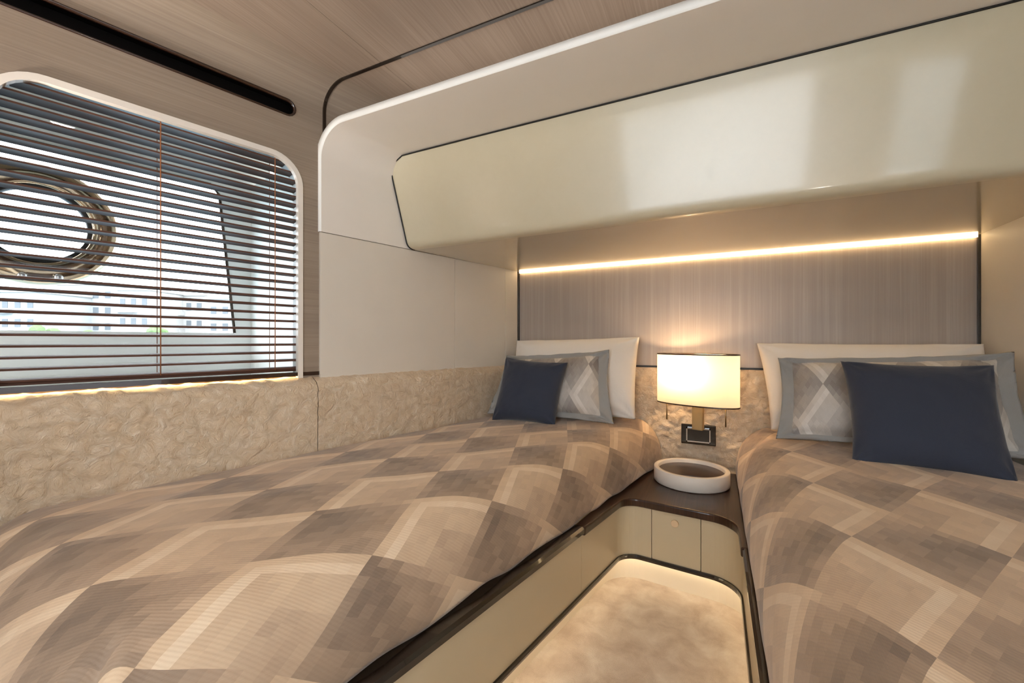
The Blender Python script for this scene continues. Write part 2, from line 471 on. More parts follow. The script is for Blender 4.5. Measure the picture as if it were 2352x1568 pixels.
# right wall: cream panels in the alcove, veneer in front of it
QY0, QY1, QZ0, QZ1 = -1.10, 0.42, 0.62, 1.58
wr = struct(fill('wall_right', [[(YREAR, 0), (YP, 0), (YP, ZC + .01), (YREAR, ZC + .01)], [(QY0, QZ0), (QY1, QZ0), (QY1, QZ1), (QY0, QZ1)]], lambda y, z: Vector((XR, y, z)), 'oak'))
w3 = struct(thing('added_window_3', None, None, loc=(XR, -0.3, 1.1)))  # unseen window added for cool fill and the cabinet door's reflection
for a in ((QY0 - .04, QY0, QZ0 - .04, QZ1 + .04), (QY1, QY1 + .04, QZ0 - .04, QZ1 + .04), (QY0, QY1, QZ1, QZ1 + .04), (QY0, QY1, QZ0 - .04, QZ0)):
    box('window_frame', XR - .02, XR + .03, a[0], a[1], a[2], a[3], 'hull_white', w3)
child(mesh_obj('pane', [(XR + .01, QY0, QZ0), (XR + .01, QY1, QZ0), (XR + .01, QY1, QZ1), (XR + .01, QY0, QZ1)], [(0, 1, 2, 3)], 'tinted_glass'), w3)
def rpanel(z0, z1, nm, mat): return box(nm, XR, XR + 0.02, YP, YB + 0.03, z0, z1, mat, wr)
rpanel(0, ZLED - 0.002, 'wall_panel', 'white_panel'); rpanel(ZLED + 0.002, ZC + .01, 'wall_panel', 'white_panel')

# back wall
wb = struct(mesh_obj('wall_back', [(-1.08, YB, 0), (XR + .02, YB, 0), (XR + .02, YB, ZC + .01), (-1.08, YB, ZC + .01)], [(0, 3, 2, 1)], 'headboard_silk', uvs=[(0, 0), (2, 0), (2, 1.9), (0, 1.9)]))
XBL = LW(sY(YB), 0.012, 0).x
tr = box('trim_1', XBL - 0.002, XBL + 0.006, YB - 0.008, YB, 0.82, ZLED - .004, 'dark_trim'); struct(tr)
tr = box('trim_2', XR - 0.008, XR, YB - 0.010, YB, 0.82, ZLED - .004, 'dark_trim'); struct(tr)
tr = box('trim_3', XBL, XR, YB - 0.019, YB, 0.821, 0.829, 'black_gap'); struct(tr)

# rear wall; unseen wide window added as bright source for the cabinet door's glow
RX0, RX1, RZ0, RZ1 = -0.75, 0.66, 0.62, 1.60
rear = struct(fill('wall_rear', [[(-2.1, 0), (0.92, 0), (0.92, ZC + .02), (-2.1, ZC + .02)], [(RX0, RZ0), (RX1, RZ0), (RX1, RZ1), (RX0, RZ1)]], lambda x, z: Vector((x, YREAR, z)), 'oak'))
w2 = struct(thing('added_window_2', None, None, loc=(-0.1, YREAR, 1.1)))
for a in ((RX0 - .04, RX0, RZ0 - .04, RZ1 + .04), (RX1, RX1 + .04, RZ0 - .04, RZ1 + .04), (RX0, RX1, RZ1, RZ1 + .04), (RX0, RX1, RZ0 - .04, RZ0)):
    box('window_frame', a[0], a[1], YREAR - .03, YREAR + .02, a[2], a[3], 'hull_white', w2)
child(mesh_obj('pane', [(RX0, YREAR - .01, RZ0), (RX1, YREAR - .01, RZ0), (RX1, YREAR - .01, RZ1), (RX0, YREAR - .01, RZ1)], [(0, 1, 2, 3)], 'window_glass'), w2)

# dark metal inlay crossing the ceiling and running down the cove
YT = 1.10
sT = sY(YT)
inl = []
for z in (1.60, 1.70, ZC - CR): inl.append(LW(sT, 0.0, z))
for i in range(1, 13):
    a = math.pi / 2 * i / 12; inl.append(LW(sY(YT, CR - CR * math.cos(a)), CR - CR * math.cos(a), ZC - CR + CR * math.sin(a)))
inl.append(Vector((XR, YT, ZC)))
def inlay(name, pts, mat, w=0.011, h=0.004):
    v = []; f = []
    for i, p in enumerate(pts):
        a = pts[max(0, i - 1)]; b = pts[min(len(pts) - 1, i + 1)]
        t = (b - a).normalized(); sd = Vector((0, 1, 0)); up = t.cross(sd).normalized()
        if up.z > 0.01 or (abs(up.z) <= 0.01 and up.x < 0): up = -up
        for so, uo in ((-w / 2, -.002), (-w / 2, h), (w / 2, h), (w / 2, -.002)): v.append(p + sd * so + up * uo)
    for i in range(len(pts) - 1):
        for j in range(4): f.append((i * 4 + j, i * 4 + (j + 1) % 4, i * 4 + 4 + (j + 1) % 4, i * 4 + 4 + j))
    f.append((3, 2, 1, 0)); n = len(pts) * 4; f.append((n - 4, n - 3, n - 2, n - 1))
    o = mesh_obj(name, v, f, mat); return o
t4 = inlay('trim_4', inl[:-1], 'bronze_trim'); struct(t4)
t5 = inlay('trim_5', [Vector((inl[-2].x - .0, YT, ZC)), Vector((XR, YT, ZC))], 'dark_trim'); struct(t5)

# ------------------------------------------------------------------ alcove surround (white) around the bed heads
SP0 = sY(YP)
srd = thing('alcove_surround', 'white rounded surround framing the sleeping alcove from wall to soffit', 'alcove surround', loc=(-1.3, YP, 1.36))
OP = 0.012; RS = 0.11
def srd_profile(Y, zs, o):
    """points in the plane y=Y from the seam up the left side, round the corner, along the soffit"""
    xl = LW(sY(Y, o), o, 0).x
    pts = [(xl, ZLED)] + [(xl, ZLED + (zs - RS - ZLED) * i / 3) for i in (1, 2)]
    pts += [(xl + RS - RS * math.cos(a), zs - RS + RS * math.sin(a)) for a in [math.pi / 2 * i / 12 for i in range(13)]]
    pts += [(xl + RS + (XR - xl - RS) * i / 4, zs) for i in range(1, 5)]
    return [Vector((x, Y, z)) for x, z in pts]
A = srd_profile(YP, 1.743, OP); B = srd_profile(1.352, 1.727, OP); Cc = srd_profile(1.47, 1.72, OP)
v = A + B + Cc; n = len(A); f = []
for r in range(2):
    for i in range(n - 1): f.append((r * n + i, r * n + i + 1, (r + 1) * n + i + 1, (r + 1) * n + i))
child(mesh_obj('soffit', v, f, 'white_lacquer', None, None, True), srd)
# front band (thickness of the shell)
v = []; f = []
for i, p in enumerate(A):
    a = A[max(0, i - 1)]; b = A[min(n - 1, i + 1)]; t = (b - a).normalized(); nrm = Vector((-t.z, 0, t.x))
    th = 0.024
    v += [p + Vector((0, 0.002, 0)), p + Vector((0, -0.004, 0)) + nrm * 0.004, p + Vector((0, -0.004, 0)) + nrm * th, p + nrm * th + Vector((0, .3, 0))]
for i in range(n - 1):
    for j in range(3): f.append((i * 4 + j, i * 4 + 4 + j, i * 4 + 5 + j, i * 4 + 1 + j))
child(mesh_obj('front_edge', v, f, 'hull_white', None, None, True), srd)

# hidden glowing sheet added on top of the surround to brighten the ceiling
iw = thing('ceiling_fill_sheet', 'added flat glowing sheet hidden on top of the alcove surround', 'led strip', loc=(-0.1, 1.2, 1.77))
box('housing', -1.10, XR - 0.02, YP + .03, 1.31, 1.768, 1.772, 'white_lacquer', iw)
box('diffuser', -1.09, XR - 0.03, YP + .035, 1.30, 1.7725, 1.774, 'ceiling_fill_glow', iw)

# white wall panels of the left alcove side
al = thing('alcove_panelling', 'off-white flat wall panels with fine joints beside the left bed head', 'wall panel', loc=tuple(LW(sY(1.5), 0.01, 0.82)))
for (ya, yb) in ((YP, 1.7235), (1.7250, 2.086), (2.0875, 2.19)):
    sa, sb = sY(ya), sY(yb)
    fbox('panel', LW(sa, -0.004, 0.80), LD, LN, (0, 0, 1), (sb - sa, 0.014, ZLED - 0.80 - 0.0015), 'white_panel', al, 0.0008)

# ------------------------------------------------------------------ overhead cabinet
cab = thing('overhead_cabinet', 'cream lacquered overhead cabinet spanning the alcove above both beds', 'cabinet', loc=(-0.1, 1.5, ZLED))
prof = []
TY, TZ, BY, BZ = 1.354, 1.722, 1.450, 1.360
N1 = 16
rb = 0.035
d = Vector((0, BY - TY, BZ - TZ)).normalized()
for i in range(N1 + 1):
    f_ = i / N1; L = (Vector((0, BY, BZ)) - Vector((0, TY, TZ))).length - rb * 0.8
    prof.append((TY + d.y * L * f_, TZ + d.z * L * f_))
y1, z1 = prof[-1]
for i in range(1, 9):       # rounding into the underside (quadratic)
    t = i / 8; c = (BY, BZ); e = (BY + rb, BZ)
    prof.append(((1 - t) ** 2 * y1 + 2 * t * (1 - t) * c[0] + t * t * e[0], (1 - t) ** 2 * z1 + 2 * t * (1 - t) * c[1] + t * t * e[1]))
verts = []; uvs = []; faces = []; acc = 0; rows = []
cr = 0.075
for k, (y, z) in enumerate(prof):
    if k: acc += math.hypot(y - prof[k - 1][0], z - prof[k - 1][1])
    rows.append(acc)
NX = 30
for k, (y, z) in enumerate(prof):
    xl = LW(sY(y, OP), OP + 0.004, 0).x + 0.003
    a = rows[k]
    ins = cr - math.sqrt(max(0, cr * cr - (cr - a) ** 2)) if a < cr else 0
    for i in range(NX + 1):
        x = xl + ins + (XR - 0.002 - xl - ins) * i / NX
        verts.append((x, y, z)); uvs.append((x, a))
for k in range(len(prof) - 1):
    for i in range(NX): q = k * (NX + 1) + i; faces.append((q, q + 1, q + NX + 2, q + NX + 1))
dr = child(mesh_obj('door', verts, faces, 'door_lacquer', None, uvs, True), cab)
# dark gasket line following the top and the left end of the door
gpts = []
for k in range(len(prof) - 1, -1, -1):
    if rows[k] >= cr or True: gpts.append(Vector(verts[k * (NX + 1)]) + Vector((-0.002, -0.002, 0)))
gpts += [Vector((verts[0][0] + (XR - verts[0][0]) * i / 6, prof[0][0] - 0.002, prof[0][1] + 0.002)) for i in range(1, 7)]
child(tube('gasket', gpts, 0.0028, 'black_gap', None, 6), cab)
# glossy underside running back to the headboard
yb0 = prof[-1][0]
und = mesh_obj('underside', [(LW(sY(yb0, OP), OP, 0).x, yb0, BZ), (XR, yb0, BZ), (XR, YB - 0.012, BZ - 0.004), (LW(sY(YB, OP), OP, 0).x, YB - 0.012, BZ - 0.004)], [(0, 3, 2, 1)], 'gloss_lacquer')
child(und, cab)
# led line in the gap between the cabinet and the headboard
led = thing('led_strip', 'warm glowing led line where the overhead cabinet meets the headboard', 'led strip', loc=(0, YB - 0.006, BZ - 0.006))
ledm = box('diffuser', XBL + 0.008, XR - 0.010, YB - 0.014, YB - 0.001, BZ - 0.014, BZ - 0.004, 'led_head', led)

# ------------------------------------------------------------------ crinkled wainscot panels
def crk(p, a):
    q = p * 20.0; q2 = p * 48.0
    n1 = noise.fractal(q + Vector((noise.noise(q * .7), noise.noise(q * .7 + Vector((5, 1, 2))), 0)) * 0.8, 1.0, 2.0, 4)
    n2 = noise.noise(q2)
    return a * (abs(n1) * 1.4 + 0.25 * n2)
DZ = 0.812; DO = 0.050
wsl = thing('wainscot_panel', 'crinkled beige leather wainscot with a glowing top ledge under the window', 'wall panel', loc=tuple(LW(0.8, DO, 0.45)))
sA, sB = sY(-0.75), sY(2.17)
def wfn(sa, sb):
    # profile: back of ledge -> ledge -> rounded lip -> face down
    pr = [(-0.034, 0.818), (-0.015, 0.818), (0.0, 0.817), (0.012, 0.8145), (0.022, 0.811), (0.031, 0.806), (0.039, 0.800), (0.045, 0.793), (0.049, 0.785), (DO, 0.776)]
    nz = 46
    pr += [(DO, 0.776 - (0.776 - 0.40) * i / nz) for i in range(1, nz + 1)]
    m = len(pr) - 1
    acc = [0]
    for i in range(1, len(pr)): acc.append(acc[-1] + math.hypot(pr[i][0] - pr[i - 1][0], pr[i][1] - pr[i - 1][1]))
    def fn(u, v):
        k = round(v * m); o, z = pr[k]; s = sa + (sb - sa) * u
        P = LW(s, o, z); h = crk(P, 0.0055)
        if k < 4: P = P + Vector((0, 0, h * 0.9))
        elif k < 9: P = P + Vector((0, 0, h * .6)) + LN * h * .6
        else: P = P + LN * h
        return P, (s, acc[k])
    return fn, m
sJ = sY(1.055)
fn, m = wfn(sA, sJ - 0.001); grid('panel', 230, m, fn, 'crinkled_leather', wsl)
fn, m = wfn(sJ + 0.001, sB); grid('panel', 150, m, fn, 'crinkled_leather', wsl)
# dark rail above the ledge, led tucked under it
rl = thing('ledge_light', 'slim dark rail with hidden warm led below the window blind', 'led strip', loc=tuple(LW(0.5, 0, 0.83)))
sL1 = sY(1.135)
fbox('rail', LW(sA, -0.030, 0.831), LD, LN, (0, 0, 1), (sL1 - sA, 0.032, 0.008), 'slot_rim', rl)
fbox('lip', LW(sA, -0.001, 0.8255), LD, LN, (0, 0, 1), (sL1 - sA, 0.003, 0.0055), 'slot_rim', rl)
fbox('back_board', LW(sA, -0.040, 0.775), LD, LN, (0, 0, 1), (sL1 - sA, 0.006, 0.062), 'slot_rim', rl)
fbox('diffuser', LW(sA, -0.024, 0.8265), LD, LN, (0, 0, 1), (sL1 - sA - .02, 0.020, 0.004), 'led_ledge', rl)

wsb = thing('wainscot_panel', 'crinkled beige leather wainscot behind the wall lamp and nightstand', 'wall panel', loc=(0, YB - .015, 0.45))
def bfn(u, v):
    X = -1.0 + (XR + 1.0) * u; z = 0.32 + 0.50 * v
    P = Vector((X, YB - 0.012, z)); P.y -= crk(P + Vector((3, 0, 0)), 0.013)
    return P, (X, z)
grid('panel', 240, 62, bfn, 'crinkled_leather', wsb)

# ------------------------------------------------------------------ beds, nightstand
def LX(Y): return -0.414 + 0.2012 * (Y - 1.2374)         # face of the left bed base
def FY(X): return 1.6629 - 0.103 * (X + 0.2196)         # face of the nightstand
XRB = 0.083
C1 = Vector((-0.3257, 1.6738, 0)); C2 = Vector((XRB, FY(XRB), 0))
def fillet(p0, c, p1, r, n=10):
    a = (p0 - c).normalized(); b = (p1 - c).normalized()
    ang = a.angle(b); tl = r / math.tan(ang / 2); bis = (a + b).normalized(); cc = c + bis * (r / math.sin(ang / 2))
    s = c + a * tl; e = c + b * tl
    v0 = s - cc; v1 = e - cc; tot = v0.angle(v1); sgn = 1 if v0.cross(v1).z > 0 else -1
    return [cc + Matrix.Rotation(sgn * tot * i / n, 3, 'Z') @ v0 for i in range(n + 1)]
LF = Vector((LX(0.20), 0.20, 0)); RF = Vector((XRB, 0.16, 0))
FIL1 = fillet(LF, C1, C2, 0.075); FIL2 = fillet(C1, C2, RF, 0.11)
def lpt(Y): return Vector((LX(Y), Y, 0))
def fpt(X): return Vector((X, FY(X), 0))
YN1, YN2 = 1.33, 1.40
path_left = [LF, lpt(0.7), lpt(YN1)]
path_ns = [lpt(YN1)] + FIL1 + [fpt(-0.217), fpt(-0.045)] + FIL2 + [Vector((XRB, YN2, 0))]
path_right = [Vector((XRB, YN2, 0)), Vector((XRB, 0.8, 0)), RF]
def lift(p, z): return [Vector((q.x, q.y, z)) for q in p]
ZN = 0.342; ZT = 0.122
# side normal from sweep: (t.y,-t.x) = right-hand side of travel = toward the aisle
def panels(paths, root, nm='base_panel', off=0.0):
    for p in paths: sweep(nm, lift(p, 0), [(off - 0.016, ZT), (off, ZT), (off, ZN - 0.030), (off - 0.016, ZN - 0.030)], 'cream_panel', root)
def trims(p, root):
    sweep('lower_trim', lift(p, 0), [(-0.03, ZT - 0.016), (0.006, ZT - 0.016), (0.008, ZT - 0.008), (0.006, ZT), (-0.03, ZT)], 'dark_trim', root)
    sweep('toe_kick', lift(p, 0), [(-0.075, 0.0), (-0.055, 0.0), (-0.055, ZT - .014), (-0.075, ZT - .014)], 'kick_cream', root)
    sweep('led_diffuser', lift(p, 0), [(-0.040, ZT - 0.021), (-0.030, ZT - 0.021), (-0.030, ZT - 0.0165), (-0.040, ZT - 0.0165)], 'led_floor', root)

bl = thing('single_bed', 'left single bed with cream base against the window wall', 'bed', loc=(-0.95, 1.2, 0))
panels([path_left], bl); trims(path_left, bl)
sweep('rail', lift(path_left, 0), [(-0.06, ZN - 0.028), (0.004, ZN - 0.028), (0.012, ZN - 0.020), (0.012, ZN - 0.006), (0.004, ZN), (-0.06, ZN)], 'dark_trim', bl)
br = thing('single_bed', 'right single bed with cream base beside the cream wall', 'bed', loc=(0.5, 1.2, 0))
panels([path_right], br); trims(path_right, br)
sweep('rail', lift(path_right, 0), [(-0.06, ZN - 0.028), (0.004, ZN - 0.028), (0.010, ZN - 0.020), (0.010, ZN - 0.006), (0.004, ZN), (-0.06, ZN)], 'dark_trim', br)
def quadpt(q, u, v):
    a = q[0].lerp(q[1], u); b = q[3].lerp(q[2], u); return a.lerp(b, v)
QL = [Vector((-1.005, 2.175, 0)), Vector((-0.240, 2.175, 0)), Vector((-0.672, 0.14, 0)), Vector((-1.490, 0.265, 0))]   # wall-head, inner-head, inner-foot, wall-foot
QR = [Vector((0.895, 2.175, 0)), Vector((0.092, 2.175, 0)), Vector((0.092, 0.12, 0)), Vector((0.895, 0.12, 0))]
def mattress(root, Q):
    v = []; ins = [(0.03, 0.01), (0.86, 0.01), (0.86, 0.90), (0.03, 0.90)]
    for z in (0.30, 0.50):
        for (u, w) in ins: p = quadpt(Q, u, w); v.append((p.x, p.y, z))
    f = [(0, 1, 2, 3), (7, 6, 5, 4)] + [(i, (i + 1) % 4, 4 + (i + 1) % 4, 4 + i) for i in range(4)]
    o = mesh_obj('mattress', v, f, 'white_cotton'); bm = bmesh.new(); bm.from_mesh(o.data); bmesh.ops.recalc_face_normals(bm, faces=bm.faces[:]); bm.to_mesh(o.data); bm.free()
    bevel(o, 0.03, 3); child(o, root)
mattress(bl, QL); mattress(br, QR)
# support deck under the mattress, down to the floor
for root, Q in ((bl, QL), (br, QR)):
    v = []
    for z in (0.0, 0.30):
        for (u, w) in ((0.02, 0.01), (0.84, 0.01), (0.84, 0.92), (0.02, 0.92)): p = quadpt(Q, u, w); v.append((p.x, p.y, z))
    f = [(3, 2, 1, 0), (4, 5, 6, 7)] + [(i, (i + 1) % 4, 4 + (i + 1) % 4, 4 + i) for i in range(4)]
    child(mesh_obj('base_box', v, f, 'cream_panel'), root)

ns = thing('nightstand', 'built-in nightstand with dark glossy top and rounded cream front between the beds', 'nightstand', loc=(-0.08, 1.9, 0))
pn = path_ns
iA = 1 + len(FIL1); 
segs = [(pn[:iA + 1], 'base_panel'), (pn[iA:iA + 2], 'drawer'), (pn[iA + 1:], 'base_panel')]
def shorten(p, d=0.0012):
    p = [Vector(q) for q in p]; p[0] = p[0] + (p[1] - p[0]).normalized() * d; p[-1] = p[-1] + (p[-2] - p[-1]).normalized() * d; return p
for p, nm in segs:
    o = sweep(nm, shorten(p), [(-0.016, ZT), (0, ZT), (0, ZN - 0.030), (-0.016, ZN - 0.030)], 'cream_panel', ns)
    if nm == 'drawer': drawer = o
sweep('carcass', [p + Vector((0, 0, 0)) for p in shorten(pn, .004)], [(-0.024, ZT), (-0.018, ZT), (-0.018, ZN - .031), (-0.024, ZN - .031)], 'black_gap', ns)
trims(pn, ns)
# knob on the drawer
kc = fpt(-0.133); fdir = Vector((-0.103, -1, 0)).normalized(); kz = 0.275
kb = bmesh.new(); bmesh.ops.create_cone(kb, cap_ends=True, segments=20, radius1=0.0135, radius2=0.0135, depth=0.008)
bmesh.ops.transform(kb, matrix=Matrix.Translation(kc + fdir * 0.004 + Vector((0, 0, kz))) @ fdir.to_track_quat('Z', 'Y').to_matrix().to_4x4(), verts=kb.verts)
kn = bm_obj('knob', kb, 'knob_wood'); bevel(kn, 0.0015); kn.parent = drawer; kn.matrix_parent_inverse = Matrix.Identity(4)
kn.matrix_parent_inverse = Matrix.Identity(4)
# top slab
top2d = [(-0.262, 2.17)] + [(p.x, p.y) for p in pn] + [(XRB + 0.04, YN2), (XRB + 0.06, 2.17)]
# extend lip slightly toward the aisle
lip = []
for i, p in enumerate(pn):
    a = pn[max(0, i - 1)]; b = pn[min(len(pn) - 1, i + 1)]; t = (b - a).normalized(); lip.append(p + Vector((t.y, -t.x, 0)) * 0.014)
outl = [Vector((-0.30, 2.17, 0)), Vector((-0.42, YN1, 0))] + lip + [Vector((XRB + 0.05, YN2, 0)), Vector((XRB + 0.06, 2.17, 0))]
bm = bmesh.new(); vs = [bm.verts.new((p.x, p.y, ZN - 0.030)) for p in outl]; fc = bm.faces.new(vs)
ex = bmesh.ops.extrude_face_region(bm, geom=[fc]); bmesh.ops.translate(bm, vec=(0, 0, 0.030), verts=[e for e in ex['geom'] if isinstance(e, bmesh.types.BMVert)])
uvl = bm.loops.layers.uv.new('UVMap')
for fx in bm.faces:
    for lp in fx.loops: lp[uvl].uv = (lp.vert.co.y + lp.vert.co.z, lp.vert.co.x)
tp = bm_obj('top', bm, 'dark_wood'); bevel(tp, 0.006, 3); child(tp, ns)

# coverlets
def coverlet(name, label, Q, Wd, Ln, ztop, mat, foot_drop, side_drop, seed, flip=False):
    RHX, RHY, rv = 0.13, 0.15, 0.19
    qa = lambda r: math.pi / 2 * math.sqrt((r * r + rv * rv) / 2)
    P1 = Wd - RHX + qa(RHX) + max(0, side_drop - rv); Q1 = Ln - RHY + qa(RHY) + max(0, foot_drop - rv)
    def fn(u, v):
        p, q = u * P1, v * Q1
        e = Vector((max(0, p - (Wd - RHX)), max(0, q - (Ln - RHY)))); a = e.length
        dx, dy = (e.x / a, e.y / a) if a > 1e-9 else (0, 0)
        rh = RHX * dx * dx + RHY * dy * dy; Aq = qa(rh)
        amax = (Aq + max(0, side_drop - rv)) * dx * dx + (Aq + max(0, foot_drop - rv)) * dy * dy
        a = min(a, amax) if a > 0 else 0
        if a <= Aq: ph = a / Aq * math.pi / 2; off = rh * math.sin(ph); drop = rv * (1 - math.cos(ph))
        else: off = rh; drop = rv + a - Aq
        pp = min(p, Wd - RHX) + dx * off; qq = min(q, Ln - RHY) + dy * off
        P = quadpt(Q, pp / Wd, qq / Ln)
        fx = pp / Wd
        crown = 0.016 * math.sin(min(1, max(0, fx * 1.15)) * math.pi) + 0.006
        wave = noise.fractal(Vector((p * 3.2, q * 2.6, seed)), 1.0, 2.0, 3) * 0.005 + noise.noise(Vector((p * 11, q * 7, seed + 4))) * 0.003
        # soft gathers where the cloth turns over the edges
        if a > 0: wave += 0.004 * math.sin(q * 26 + 3 * noise.noise(Vector((q * 3, seed, 0)))) * min(1, a / 0.2)
        # dips to the wall
        wd = max(0, 0.06 - p) / 0.06
        z = ztop + crown + wave - drop - 0.012 * wd * wd
        # corner of the foot : pinched cloth
        if dx > 0.1 and dy > 0.1:
            th_ = math.degrees(math.atan2(dy, dx)); k_ = min(1, max(0, a - 0.05) / 0.12)
            z += (0.016 * math.exp(-((th_ - 62) / 9) ** 2) - 0.034 * math.exp(-((th_ - 44) / 7) ** 2) + 0.016 * math.exp(-((th_ - 28) / 9) ** 2)) * k_
        n2 = wave * 0.8
        P = P + Vector((0, 0, z))
        return P, (p, q)
    nu, nv = 120, 240
    o = grid(name, nu, nv, fn, mat)
    md = o.modifiers.new('solid', 'SOLIDIFY'); md.thickness = 0.006; md.offset = -1 if not flip else 1
    tag(o, label, 'coverlet', 'coverlets on the two beds'); return o
coverlet('coverlet', 'taupe diamond-patterned coverlet on the bed under the window', QL, 0.84, 1.97, 0.548, 'coverlet_weave', 0.44, 0.203, 1.0)
coverlet('coverlet', 'taupe diamond-patterned coverlet on the bed at the right wall', QR, 0.80, 2.05, 0.552, 'coverlet_weave_b', 0.44, 0.207, 9.0, True)

# ------------------------------------------------------------------ pillows
def pillow(name, label, cat, corners, T, mat, seed, flange=0.0, pinch=0.10, wr=0.006, uvs=1.0, uvo=(0, 0), group=None, piping=None, lean=0.0):
    """corners TL,TR,BR,BL (world). bulge along the normal."""
    TL, TR, BR, BL = (Vector(c) for c in corners)
    wv = ((TR + BR) - (TL + BL)) / 2; hv = ((TL + TR) - (BL + BR)) / 2
    nrm = wv.cross(hv).normalized()
    if nrm.y > 0: nrm = -nrm
    Wd, Hd = wv.length, hv.length
    root = bpy.data.objects.new(name, None) if False else None
    N = 44
    verts = []; uvl = []; faces = []
    def pt(u, v, side):
        # u,v in -1..1
        au, av = abs(u), abs(v)
        # edges pulled in between the corners
        uu = u * (1 - pinch * (1 - v * v) * au ** 3); vv = v * (1 - pinch * 1.15 * (1 - u * u) * av ** 3)
        P = (TL * (1 - uu) * (1 + vv) + TR * (1 + uu) * (1 + vv) + BR * (1 + uu) * (1 - vv) + BL * (1 - uu) * (1 - vv)) / 4
        fu = max(0.0, (1 - flange - au) / (1 - flange)); fv = max(0.0, (1 - flange - av) / (1 - flange))
        prof = (1 - (1 - fu) ** 2.6) ** 0.55 * (1 - (1 - fv) ** 2.6) ** 0.55 if fu > 0 and fv > 0 else 0.0
        q = Vector((u * Wd * 4, v * Hd * 4, seed + side * 3))
        w = noise.fractal(q, 1.0, 2.0, 4) * wr * (0.4 + prof) + noise.noise(q * 2.3) * wr * 0.8 * (1 - prof)
        # radial creases near the corners
        cr_ = max(0, au * av - 0.45) / 0.55
        w += math.sin(math.atan2(1 - av, 1 - au + 1e-4) * 9 + seed) * wr * 1.1 * cr_ * (1 - cr_) * 3
        th = T * prof * 0.5 + 0.0025
        return P + nrm * (th * side + w), (u * Wd * .5 * uvs + uvo[0], v * Hd * .5 * uvs + uvo[1])
    idx = {}
    for side in (1, -1):
        for j in range(N + 1):
            for i in range(N + 1):
                border = i in (0, N) or j in (0, N)
                if side == -1 and border: idx[(side, i, j)] = idx[(1, i, j)]; continue
                u = -1 + 2 * i / N; v = -1 + 2 * j / N
                u = math.sin(u * math.pi / 2) * .55 + u * .45; v = math.sin(v * math.pi / 2) * .55 + v * .45
                P, uv = pt(u, v, side if not border else 0); idx[(side, i, j)] = len(verts); verts.append(P); uvl.append(uv)
        for j in range(N):
            for i in range(N):
                q = [idx[(side, i, j)], idx[(side, i + 1, j)], idx[(side, i + 1, j + 1)], idx[(side, i, j + 1)]]
                faces.append(tuple(q if side == 1 else q[::-1]))
    o = mesh_obj(name, verts, faces, mat, None, uvl, True)
    bm = bmesh.new(); bm.from_mesh(o.data); bmesh.ops.recalc_face_normals(bm, faces=bm.faces[:]); bm.to_mesh(o.data); bm.free()
    if flange:
        # the flat border is a part of its own, in the plain blue-grey cloth
        me = o.data; lim_u, lim_v = (1 - flange * .92) * Wd * .5 * uvs, (1 - flange * .92) * Hd * .5 * uvs
        ul = me.uv_layers[0].data; keep = []; brd = []
        for p in me.polygons:
            cu = sum(abs(ul[l].uv[0] - uvo[0]) for l in p.loop_indices) / 4; cv_ = sum(abs(ul[l].uv[1] - uvo[1]) for l in p.loop_indices) / 4
            (brd if cu > lim_u or cv_ > lim_v else keep).append(tuple(p.vertices))
        V = [tuple(v_.co) for v_ in me.vertices]
        def sub(fs, nm, mt):
            ids = sorted({i for f_ in fs for i in f_}); mp_ = {i: k for k, i in enumerate(ids)}
            return mesh_obj(nm, [V[i] for i in ids], [tuple(mp_[i] for i in f_) for f_ in fs], mt, None, [uvl[i] for i in ids], True)
        body = sub(keep, name + '_tmp', mat); fl = sub(brd, 'flange', 'sham_border')
        o.data = body.data; bpy.data.objects.remove(body); fl.parent = o
    tag(o, label, cat, group); return o

pillow('pillow', 'large white pillow leaning on the headboard of the left bed', 'pillow',
       [(-1.005, 2.125, 0.955), (-0.335, 2.125, 0.972), (-0.335, 2.005, 0.585), (-1.000, 2.005, 0.585)], 0.18, 'white_cotton', 1.3, pinch=0.03, wr=0.005)
pillow('pillow', 'patterned grey sham with flanged edge behind the small navy cushion', 'pillow',
       [(-1.00, 1.985, 0.875), (-0.452, 1.985, 0.912), (-0.405, 1.865, 0.583), (-1.055, 1.865, 0.580)], 0.13, 'sham_weave', 4.1, flange=0.17, pinch=0.05, wr=0.010)
pillow('cushion', 'small square navy cushion on the left bed, nearest the window', 'cushion',
       [(-0.952, 1.885, 0.872), (-0.618, 1.865, 0.852), (-0.648, 1.770, 0.568), (-0.982, 1.790, 0.563)], 0.12, 'navy_satin', 2.2, pinch=0.07, wr=0.004)
pillow('pillow', 'large white pillow leaning on the headboard of the right bed', 'pillow',
       [(0.166, 2.125, 0.942), (0.885, 2.125, 0.940), (0.885, 2.005, 0.588), (0.208, 2.005, 0.588)], 0.18, 'white_cotton', 7.7, pinch=0.03, wr=0.005)
pillow('pillow', 'patterned grey sham with flanged edge behind the wide navy cushion', 'pillow',
       [(0.228, 1.975, 0.885), (0.885, 1.955, 0.915), (0.885, 1.815, 0.590), (0.205, 1.835, 0.586)], 0.13, 'sham_weave', 5.5, flange=0.16, pinch=0.05, wr=0.010, uvo=(.06, .05))
pillow('cushion', 'navy cushion on the right bed, larger in view and in shade', 'cushion',
       [(0.394, 1.805, 0.882), (0.766, 1.785, 0.878), (0.742, 1.612, 0.560), (0.388, 1.648, 0.564)], 0.12, 'navy_satin', 6.2, pinch=0.07, wr=0.004)

